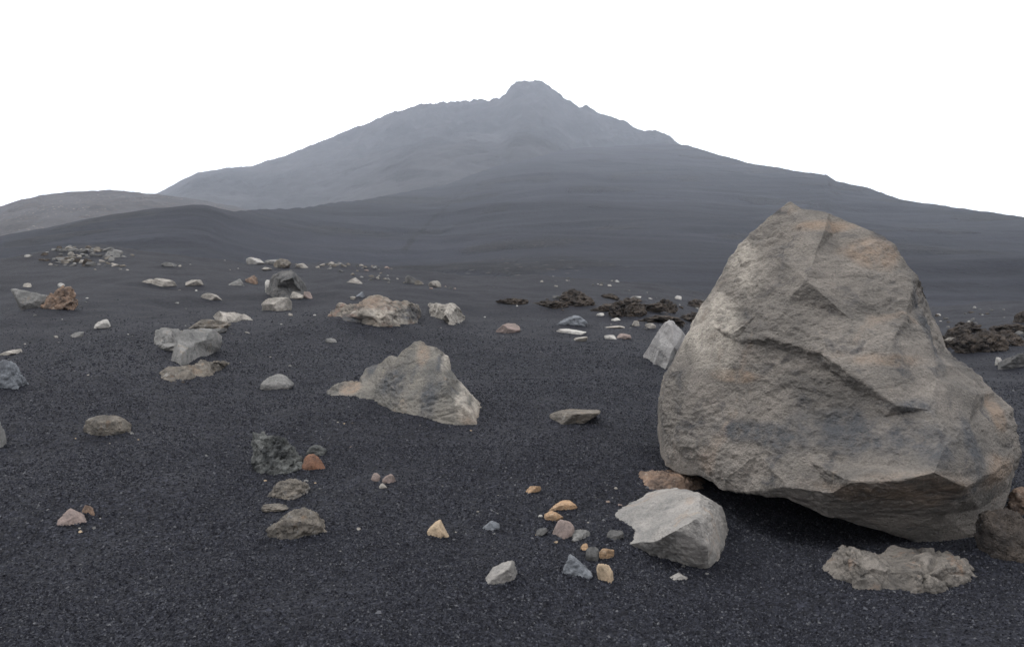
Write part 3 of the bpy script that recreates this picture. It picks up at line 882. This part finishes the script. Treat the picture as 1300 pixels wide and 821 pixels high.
# ------------------------------------------------------------------ single stones: foot x, foot row, width, height, material, label, style
ONE = [
    (398, 600, 31, 24, 'red', 'round reddish brown stone tucked against the right side of the black green lava rock', 'rounded', 1.0),
    (402, 581, 24, 17, 'lava', 'small dark stone behind the round reddish stone', 'rough', 1.0),
    (363, 637, 58, 30, 'olive', 'flat brown weathered rock just in front of the black green lava rock', 'rough', 0.9),
    (381, 687, 80, 45, 'olive', 'low olive brown rock with a blue grey cap, nearest of the left foreground group', 'rough', 0.9),
    (222, 449, 42, 14, 'grey', 'low dark grey rock filling the gap left of the leaning grey slab', 'rough', 0.9),
    (350, 651, 34, 12, 'olive', 'small brown rock bridging the two flat brown rocks in the left foreground', 'rough', 0.9),
    (138, 557, 56, 31, 'olive', 'domed brown stone alone on the left cinder with a tiny chip at its side', 'rounded', 0.9),
    (166, 553, 10, 5, 'grey', 'tiny chip beside the domed brown stone on the left', 'angular', 0.9),
    (94, 671, 38, 26, 'pink', 'pinkish grey stone alone in the lower left corner area', 'angular', 0.9),
    (114, 655, 20, 15, 'rust', 'small rusty knob touching the pinkish grey stone', 'rough', 0.9),
    (0, 572, 14, 38, 'grey', 'grey rock cut by the left edge of the picture', 'angular', 1.0),
    (10, 496, 46, 40, 'bluegrey', 'blue grey dark rock at the left edge below the flat pale stone', 'rough', 0.9),
    (12, 452, 30, 9, 'pale', 'flat pale stone above the blue grey rock at the left edge', 'slab', 0.8),
    (350, 497, 44, 22, 'grey', 'grey domed stone half sunk left of the wedge shaped rock', 'rounded', 0.9),
    (477, 611, 12, 11, 'pink', 'pinkish pebble, left one of three touching pebbles in the centre foreground', 'rounded', 0.9),
    (494, 614, 17, 13, 'pink', 'brown grey pebble, right one of three touching pebbles in the centre foreground', 'angular', 0.9),
    (486, 621, 11, 8, 'pale', 'small pale pebble in front of the other two touching pebbles', 'rounded', 0.9),
    (557, 684, 29, 23, 'tan', 'squarish tan stone alone in the centre foreground', 'angular', 0.9),
    (623, 674, 24, 14, 'bluegrey', 'small dark grey stone right of the squarish tan stone', 'angular', 0.9),
    (634, 746, 52, 36, 'slab', 'pale grey pointed rock at the bottom edge near the centre', 'angular', 0.9),
    (677, 627, 20, 11, 'orange', 'small flat orange stone farthest back in the orange cluster', 'angular', 0.8),
    (713, 649, 40, 13, 'orange', 'long flat orange slab of stone lying crosswise in the orange cluster', 'slab', 0.55),
    (703, 664, 25, 16, 'orange', 'squat orange stone in front of the long flat orange slab', 'angular', 0.9),
    (715, 686, 29, 27, 'pink', 'pinkish grey egg shaped stone below the orange stones', 'rounded', 0.9),
    (740, 689, 30, 16, 'grey', 'low grey rock right of the pinkish egg shaped stone', 'rough', 0.9),
    (688, 681, 16, 11, 'dark', 'dark grey stone left of the pinkish egg shaped stone', 'angular', 0.9),
    (686, 657, 6, 4, 'white', 'tiny white pebble left of the squat orange stone', 'rounded', 0.9),
    (742, 699, 10, 9, 'orange', 'tiny orange pebble between the low grey rock and the dark round stone', 'rounded', 0.9),
    (752, 713, 18, 19, 'dark', 'dark round stone left of the chunky orange stone', 'rounded', 0.9),
    (769, 711, 22, 17, 'orange', 'chunky orange stone nearest the propped grey block', 'angular', 0.9),
    (733, 736, 44, 32, 'bluegrey', 'dark grey pitted stone at the bottom edge of the orange cluster', 'rough', 0.9),
    (768, 742, 22, 28, 'tan', 'brown broken stone at the bottom edge below the chunky orange stone', 'angular', 0.9),
    (776, 691, 32, 18, 'dark', 'dark rock under the left tip of the propped grey block', 'angular', 0.9),
    (803, 650, 26, 12, 'grey', 'small grey rock behind the propped grey block', 'rough', 0.9),
    (838, 643, 44, 14, 'slab', 'flat grey slab between the rusty rock and the propped grey block', 'slab', 0.8),
    (860, 737, 26, 10, 'slab', 'pale sliver of stone at the bottom edge left of the shadow', 'slab', 0.9),
    (730, 540, 66, 20, 'olive', 'flat dark brown and tan rock nearly flush with cinder between wedge rock and boulder', 'slab', 1.0),
    (131, 418, 24, 13, 'white', 'whitish rounded stone on the upper left slope', 'rounded', 0.9),
    (98, 429, 14, 8, 'grey', 'small brown grey stone left of the whitish rounded stone', 'angular', 0.9),
    (205, 365, 32, 12, 'pale', 'pale grey low slab on the far left cinder, larger of a touching pair', 'angular', 0.9),
    (189, 361, 17, 7, 'pale', 'small pale stone at the left end of the pale grey low slab', 'angular', 0.9),
    (247, 364, 22, 9, 'pale', 'pale flaky stone uphill of the grey slabs on the left', 'slab', 0.9),
    (269, 382, 28, 10, 'pale', 'pale flaky stone nearest above the flat pale tilted slab', 'slab', 0.9),
    (300, 364, 24, 10, 'grey', 'grey low stone beside a brown lump left of the dark round boulder', 'angular', 0.9),
    (318, 360, 18, 11, 'rust', 'brown rusty lump right of the grey low stone', 'rough', 0.9),
    (264, 420, 52, 15, 'olive', 'mossy brown low rock below the flat pale tilted slab', 'rough', 0.9),
    (272, 425, 30, 8, 'dark', 'dark low stone at the right foot of the leaning grey slab', 'rough', 0.9),
    (350, 396, 36, 19, 'pale', 'pale faceted stone in front of the dark round boulder', 'angular', 0.9),
    (344, 373, 16, 18, 'white', 'white patchy stone against the left side of the dark round boulder', 'angular', 0.9),
    (377, 381, 20, 11, 'pale', 'pale pinkish stone against the right foot of the dark round boulder', 'angular', 0.9),
    (391, 380, 14, 10, 'pink', 'pink stone at the far right of the dark round boulder group', 'angular', 0.9),
    (421, 436, 15, 7, 'grey', 'small smooth grey cobble below the low layered rock', 'rounded', 0.9),
    (455, 378, 15, 8, 'bluegrey', 'blue grey pebble touching the top left of the low layered rock', 'angular', 0.9),
    (448, 381, 7, 5, 'pale', 'pale pebble just left of the low layered rock top', 'angular', 0.9),
    (645, 424, 32, 14, 'pink', 'reddish brown flat stone alone in the centre middle distance', 'angular', 0.9),
    (725, 414, 42, 14, 'bluegrey', 'green grey stone with pale rim, back of a flat pair left of pyramid block', 'rough', 0.8),
    (724, 424, 40, 7, 'white', 'long flat whitish slab in front of the green grey stone', 'slab', 0.7),
    (737, 434, 18, 7, 'pale', 'pale stone in front of the long flat whitish slab', 'slab', 0.9),
    (775, 431, 16, 6, 'white', 'low white stone left of a pinkish stone near the pyramid block', 'slab', 0.9),
    (792, 431, 18, 8, 'pink', 'pinkish stone left of the pyramid block', 'angular', 0.9),
    (762, 402, 14, 5, 'white', 'flat white stone in front of the brown lava outcrops', 'slab', 0.9),
    (783, 408, 14, 5, 'white', 'low white stone at the foot of the largest brown lava outcrop', 'slab', 0.9),
    (806, 415, 12, 8, 'pale', 'rounded pale stone right of the low white stones', 'angular', 0.9),
    (826, 418, 14, 8, 'pale', 'broken pale stone touching the left of the pyramid block', 'angular', 0.9),
    (861, 381, 9, 6, 'white', 'white stone above the right hand brown lava outcrop', 'angular', 0.9),
    (807, 380, 14, 4, 'white', 'flat white stone on the small dark ledge behind the lava outcrops', 'slab', 0.9),
    (775, 417, 44, 4, 'pale', 'thin pale strip of stone right of the green grey stone', 'slab', 0.5),
    (1268, 467, 8, 14, 'white', 'white upright splinter right of the huge boulder', 'angular', 0.9),
    (1286, 470, 42, 22, 'dark', 'dark grey humped rock at the right edge beside the white splinter', 'rough', 0.9),
    (1209, 436, 18, 8, 'pale', 'pale rock edge at the left end of the right hand lava outcrops', 'angular', 0.9),
    (1310, 660, 70, 40, 'rust', 'rusty topped rock at the right edge beside the huge boulder', 'rough', 0.9),
    (1292, 722, 100, 74, 'crumble', 'black rock in the shadow right of the huge boulder', 'rough', 0.9),
    (38, 393, 44, 27, 'grey', 'smooth grey slab half of the rusty left outcrop', 'angular', 0.9),
    (76, 394, 46, 32, 'rust', 'crumbly rust coloured rock leaning on the smooth grey slab at left', 'knob', 0.9),
    (36, 366, 14, 7, 'pale', 'pale stone resting behind the smooth grey slab at left', 'angular', 0.9),
    (78, 364, 9, 5, 'white', 'white pebble uphill of the crumbly rust coloured rock', 'rounded', 0.9),
    (35, 327, 7, 4, 'white', 'white pebble on the left skyline of the cinder field', 'rounded', 0.9),
    (326, 336, 24, 9, 'white', 'white stone at the left end of the crest stones behind the dark round boulder', 'angular', 0.9),
    (359, 341, 22, 13, 'olive', 'brown humped stone on the crest behind the dark round boulder', 'rough', 0.9),
    (339, 344, 12, 5, 'pale', 'pale stone below the white stone at the left end of the crest', 'angular', 0.9),
    (344, 336, 18, 7, 'grey', 'grey stone between the white stone and the brown humped stone on the crest', 'angular', 0.9),
    (384, 341, 18, 7, 'pale', 'pale broken stone right of the brown humped crest stone', 'angular', 0.9),
    (522, 360, 16, 11, 'dark', 'dark brown stone at the left of the far centre stones', 'angular', 0.9),
    (532, 362, 12, 7, 'olive', 'brown stone touching the dark brown far centre stone', 'angular', 0.9),
    (552, 365, 17, 9, 'pale', 'pale broken stone right of the dark brown far centre stone', 'rough', 0.9),
    (448, 360, 24, 8, 'pale', 'pale ridged stone above the low layered rock', 'slab', 0.7),
    (215, 339, 18, 6, 'grey', 'long grey stone lying tilted near the left skyline', 'slab', 0.6),
    (228, 339, 5, 3, 'pale', 'pale pebble right of the long grey tilted stone near the left skyline', 'rounded', 0.9),
]
for i, (px, py, w, h, m, lab, sty, dep) in enumerate(ONE):
    small = min(w, h) < 12 and w < 22
    stone(px, py, w, h, m, lab, 'pebble' if small else 'stone' if w < 45 else 'rock', 'pebble' if small else 'stone' if w < 45 else 'rock',
          seed=200 + i, style=sty, depth=dep, tilt=0.0)

# brown lava outcrops on the far right of the cinder field
LAVA = [(733, 391, 58, 25, 'broad brown lava outcrop farthest left in the row beyond the flat white stones'),
        (797, 403, 52, 26, 'tallest brown lava outcrop, peaked, in the row left of the pyramid block'),
        (761, 397, 40, 12, 'low brown lava rubble joining the two larger left lava outcrops'),
        (774, 380, 30, 8, 'small dark lava ledge behind the peaked brown outcrop'),
        (806, 385, 24, 8, 'small dark lava ledge under a flat white stone'),
        (846, 397, 32, 18, 'domed dark lava outcrop directly above the pyramid block'),
        (886, 392, 34, 13, 'dark lava outcrop half hidden by the left flank of the huge boulder'),
        (880, 412, 40, 16, 'low dark lava rubble behind the pyramid block'),
        (650, 388, 44, 10, 'flat dark lava patch left of the row of brown outcrops'),
        (702, 393, 54, 12, 'low dark lava rubble at the left end of the row of brown outcrops'),
        (824, 397, 46, 12, 'low dark lava rubble between the peaked and the domed outcrops'),
        (838, 411, 64, 11, 'flat dark lava strip in front of the domed dark outcrop'),
        (1218, 435, 44, 24, 'dark lava outcrop touching the right flank of the huge boulder'),
        (1243, 450, 70, 32, 'largest dark lava outcrop right of the huge boulder'),
        (1232, 424, 50, 16, 'low dark lava ridge behind the largest right hand outcrop'),
        (1276, 441, 48, 22, 'dark lava rubble between the largest right hand outcrop and the picture edge'),
        (1281, 424, 44, 14, 'low lava strip near the right picture edge'),
        (1297, 412, 20, 18, 'square dark lava knob on the right picture edge'),
        (1207, 443, 26, 12, 'small black lava lump against the right flank of the huge boulder')]
for i, (px, py, w, h, lab) in enumerate(LAVA):
    stone(px, py, w, h, 'crumble', lab, 'lava_outcrop', 'lava rock', seed=500 + i, style='lava', depth=0.9, level=5 if w > 24 else 4, group='dark lava outcrops')


def scatter(n, area, wr, mats, label, group, name='stone', seed0=0, flat=0.55):
    for i in range(n):
        a = area[random.randrange(len(area))]
        px, py = random.gauss(a[0], a[2] / 2), random.gauss(a[1], a[3] / 2)
        w = wr[0] * (wr[1] / wr[0]) ** (random.random() ** 1.6)
        stone(px, py, w, w * random.uniform(flat * 0.7, flat * 1.2), random.choice(mats), label, name, name, seed=seed0 + i,
              style=random.choice(['angular', 'angular', 'rough', 'slab']), depth=random.uniform(0.6, 1.0), group=group, level=3, low=True)


HEAP = 'angular stone in the rubble heap on the left skyline'
scatter(120, [(88, 319, 34, 5), (110, 325, 50, 7), (80, 331, 24, 5), (95, 335, 30, 5), (120, 320, 30, 4), (140, 327, 14, 4)], (5, 15),
        ['grey', 'pale', 'olive', 'grey', 'dark', 'grey', 'crumble', 'dark'], HEAP, 'stones of the rubble heap', seed0=1000)
scatter(16, [(147, 339, 12, 4), (158, 341, 8, 3), (140, 333, 10, 3)], (4, 12), ['grey', 'dark', 'pale', 'olive'],
        'angular stone in the small trailing cluster right of the rubble heap', 'stones right of the rubble heap', seed0=1200)
scatter(34, [(410, 338, 16, 4), (420, 335, 14, 3), (440, 333, 16, 4), (440, 338, 20, 3), (380, 338, 10, 4)], (3, 9), ['pale', 'grey', 'dark', 'olive'],
        'small stone strewn along the crest right of the dark round boulder', 'crest stones', seed0=1300)
scatter(36, [(485, 352, 24, 6), (460, 345, 30, 8), (500, 356, 14, 4), (480, 340, 30, 6), (560, 370, 24, 6)], (3, 9), ['pale', 'grey', 'dark', 'olive', 'pink'],
        'small stone scattered beyond the low layered rock', 'stones beyond the layered rock', seed0=1400)
scatter(30, [(760, 362, 50, 10), (800, 372, 60, 10), (720, 355, 30, 6), (860, 385, 40, 8), (770, 410, 60, 8)], (2.5, 7), ['white', 'pale', 'grey', 'dark'],
        'small pale stone lying among the brown lava outcrops', 'stones among the lava outcrops', seed0=1500)
scatter(70, [(740, 388, 50, 8), (790, 396, 60, 10), (850, 396, 40, 8), (885, 402, 24, 10), (705, 384, 30, 6), (1240, 436, 60, 12), (1265, 428, 50, 12)], (4, 14), ['crumble', 'crumble', 'dark'],
        'brown black fragment in the lava rubble around the outcrops', 'lava rubble', seed0=1550, flat=0.45)
scatter(34, [(1230, 405, 60, 14), (1260, 395, 50, 10), (1210, 412, 30, 8), (1270, 430, 30, 8)], (2.5, 8), ['white', 'crumble', 'grey', 'dark', 'crumble'],
        'small stone lying near the dark lava right of the huge boulder', 'stones by the right lava', seed0=1600)
scatter(40, [(150, 400, 130, 50), (350, 430, 120, 60), (250, 350, 130, 30), (620, 400, 90, 40), (60, 440, 60, 50)], (2, 6), ['white', 'pale', 'grey', 'dark'],
        'small pebble lying alone on open cinder', 'pebbles on the cinder', 'pebble', seed0=1700)
scatter(48, [(500, 536, 100, 8), (600, 545, 30, 6), (365, 612, 60, 10), (380, 692, 60, 10), (230, 486, 60, 8), (480, 420, 80, 4), (140, 560, 40, 6), (850, 722, 90, 8), (780, 690, 30, 12), (345, 398, 50, 6), (98, 674, 30, 6), (570, 416, 40, 4)], (2.5, 7), ['grey', 'dark', 'crumble', 'tan', 'pale'],
        'small stone chip lying at the foot of a larger rock', 'chips at the feet of rocks', 'pebble', seed0=1900)
scatter(26, [(420, 620, 160, 80), (640, 660, 90, 50), (200, 620, 140, 80), (720, 690, 40, 40), (780, 640, 20, 30)], (2.5, 7), ['pale', 'grey', 'dark', 'tan', 'pink'],
        'tiny pebble lying on the foreground cinder', 'foreground pebbles', 'pebble', seed0=1800)


# ------------------------------------------------------------------ loose lapilli on the cinder (uncountable)
def gravel():
    k = NT('loose_lapilli')
    s = k.attr('shade')
    c = k.ramp(s, [(0.0, (0.005, 0.0053, 0.0075)), (0.5, (0.0118, 0.0126, 0.0178)), (0.80, (0.026, 0.0275, 0.0355)), (0.96, (0.050, 0.052, 0.060)), (1.0, (0.085, 0.086, 0.092))])  # the few palest grains are glints painted into the colour
    k.bump(k.noise(160, 3, 0.7), 0.8, 0.003)
    k.b.inputs['Roughness'].default_value = 0.75
    k.b.inputs['Specular IOR Level'].default_value = 0.10
    mat = k.color(c)
    rg = np.random.default_rng(5)
    Vs, Fs, At = [], [], []
    base = 0
    for r0, r1, dens, sz in ((3.6, 6.0, 7500, 0.0062), (6.0, 8.5, 3800, 0.0072), (8.5, 12, 1700, 0.0086), (12, 17, 620, 0.0105), (17, 24, 200, 0.012)):
        ar = math.radians(78) / 2 * (r1 * r1 - r0 * r0)
        n = int(ar * dens)
        r = np.sqrt(rg.uniform(r0 * r0, r1 * r1, n))
        th = np.radians(rg.uniform(-39, 39, n))
        x, y = r * np.sin(th), r * np.cos(th)
        clump = fbm(np.stack([x, y, 0 * x], 1) * 1.3, 3, 301)
        keep = (rg.uniform(-0.9, 0.35, n) < clump + 0.25) & (rg.uniform(0, 1, n) > 0.9 * sstep(13, 24, r))
        x, y = x[keep], y[keep]
        n = len(x)
        z = drifted(x, y)
        s = sz * np.exp(rg.normal(0, 0.28, n))
        a = rg.uniform(0, 6.283, n)
        ca, sa = np.cos(a), np.sin(a)
        tmpl = np.array([(-1, -.7, -.35), (1, -.75, -.35), (.95, .7, -.35), (-1, .75, -.35), (-.45, -.1, .75), (.5, .12, .6)])
        P = tmpl[None] + rg.normal(0, 0.22, (n, 6, 3))
        P = P * s[:, None, None]
        X = P[:, :, 0] * ca[:, None] - P[:, :, 1] * sa[:, None] + x[:, None]
        Y = P[:, :, 0] * sa[:, None] + P[:, :, 1] * ca[:, None] + y[:, None]
        Z = P[:, :, 2] + z[:, None]
        Vs.append(np.stack([X, Y, Z], 2).reshape(-1, 3))
        f = np.array([(0, 1, 5), (0, 5, 4), (1, 2, 5), (2, 3, 4), (2, 4, 5), (3, 0, 4)])
        Fs.append((np.arange(n)[:, None, None] * 6 + f[None] + base).reshape(-1, 3))
        base += n * 6
        sh = rg.uniform(0, 1, n) ** 1.0
        At.append(np.repeat(sh, 6))
    me = mesh_from('cinder_gravel', np.concatenate(Vs), np.concatenate(Fs), smooth=False, attrs={'shade': np.concatenate(At)})
    add('cinder_gravel', me, mat, label='loose black lapilli covering the cinder field', cat='gravel', kind='stuff')


build_ground()
gravel()

# ------------------------------------------------------------------ light, sky, air, camera
SUN_EL, SUN_AZ = math.radians(52), math.radians(-72)      # azimuth from +Y (view direction) towards +X
w = bpy.data.worlds.new('World')
SC.world = w
w.use_nodes = True
nt = w.node_tree
bg = nt.nodes['Background']
sky = nt.nodes.new('ShaderNodeTexSky')
sky.sky_type = 'NISHITA'
sky.sun_disc = False
sky.sun_elevation = SUN_EL
sky.sun_rotation = SUN_AZ
tc = nt.nodes.new('ShaderNodeTexCoord')
no = nt.nodes.new('ShaderNodeTexNoise')
no.inputs['Scale'].default_value = 5.0
no.inputs['Detail'].default_value = 6
no.inputs['Roughness'].default_value = 0.6
nt.links.new(tc.outputs['Generated'], no.inputs['Vector'])
rp = nt.nodes.new('ShaderNodeValToRGB')
rp.color_ramp.elements[0].position, rp.color_ramp.elements[0].color = 0.28, (0.55, 0.55, 0.55, 1)
rp.color_ramp.elements[1].position, rp.color_ramp.elements[1].color = 0.36, (1, 1, 1, 1)
nt.links.new(no.outputs['Fac'], rp.inputs['Fac'])
mx = nt.nodes.new('ShaderNodeMix')
mx.data_type = 'RGBA'
nt.links.new(rp.outputs['Color'], mx.inputs[0])
nt.links.new(sky.outputs['Color'], mx.inputs[6])
# white overcast, brighter overhead than at the horizon
sx = nt.nodes.new('ShaderNodeSeparateXYZ')
nt.links.new(tc.outputs['Generated'], sx.inputs[0])
gr = nt.nodes.new('ShaderNodeValToRGB')
gr.color_ramp.elements[0].position, gr.color_ramp.elements[0].color = 0.0, (0.61, 0.625, 0.665, 1)
gr.color_ramp.elements[1].position, gr.color_ramp.elements[1].color = 0.8, (1.22, 1.22, 1.23, 1)
nt.links.new(sx.outputs['Z'], gr.inputs['Fac'])
gm = nt.nodes.new('ShaderNodeMix')
gm.data_type = 'RGBA'
gm.blend_type = 'MULTIPLY'
gm.inputs[0].default_value = 1.0
nt.links.new(gr.outputs['Color'], gm.inputs[6])
gm.inputs[7].default_value = (22.0, 22.0, 22.0, 1)
nt.links.new(gm.outputs[2], mx.inputs[7])
nt.links.new(mx.outputs[2], bg.inputs['Color'])
bg.inputs['Strength'].default_value = 0.1

ld = bpy.data.lights.new('sun', 'SUN')
ld.energy = 1.5
ld.angle = math.radians(10)
ld.color = (1.0, 0.96, 0.9)
lo = bpy.data.objects.new('sun', ld)
COL.objects.link(lo)
d = Vector((math.sin(SUN_AZ) * math.cos(SUN_EL), math.cos(SUN_AZ) * math.cos(SUN_EL), math.sin(SUN_EL)))
lo.rotation_euler = d.to_track_quat('Z', 'Y').to_euler()
lo.location = (-20, -10, 60)

HAZE = True
if HAZE:
    hm = bpy.data.materials.new('mist')
    hm.use_nodes = True
    ht = hm.node_tree
    ht.nodes.remove(ht.nodes['Principled BSDF'])
    pv = ht.nodes.new('ShaderNodeVolumePrincipled')
    pv.inputs['Density'].default_value = 0.00020
    pv.inputs['Color'].default_value = (0.80, 0.87, 1.0, 1)
    ht.links.new(pv.outputs[0], ht.nodes['Material Output'].inputs['Volume'])
    x0, x1, y0, y1, z0, z1 = -2900, 2900, -150, 2900, -40, 575
    bv = [(x, y, z) for z in (z0, z1) for y in (y0, y1) for x in (x0, x1)]
    bf = [(0, 2, 3, 1), (4, 5, 7, 6), (0, 1, 5, 4), (2, 6, 7, 3), (0, 4, 6, 2), (1, 3, 7, 5)]
    add('haze', mesh_from('haze', bv, bf, smooth=False), hm, kind='stuff', label='thin pale mist in front of the mountain', cat='haze')

cam = bpy.data.cameras.new('camera')
cam.sensor_width = 36.0
cam.lens = 36.0 * F / 1300.0
cam.clip_end = 20000
co = bpy.data.objects.new('camera', cam)
COL.objects.link(co)
co.location = (0, 0, EYE)
co.rotation_euler = (math.radians(90), 0, 0)
SC.camera = co

vs = SC.view_settings
vs.view_transform = 'Standard'
vs.look = 'None'
vs.exposure = 0.0
vs.gamma = 1.0
vs.use_curve_mapping = False
cy = SC.cycles
cy.use_denoising = True
cy.denoiser = 'OPENIMAGEDENOISE'
cy.denoising_input_passes = 'RGB_ALBEDO_NORMAL'
cy.max_bounces = 5
cy.diffuse_bounces = 3
cy.volume_bounces = 1
cy.volume_max_steps = 64
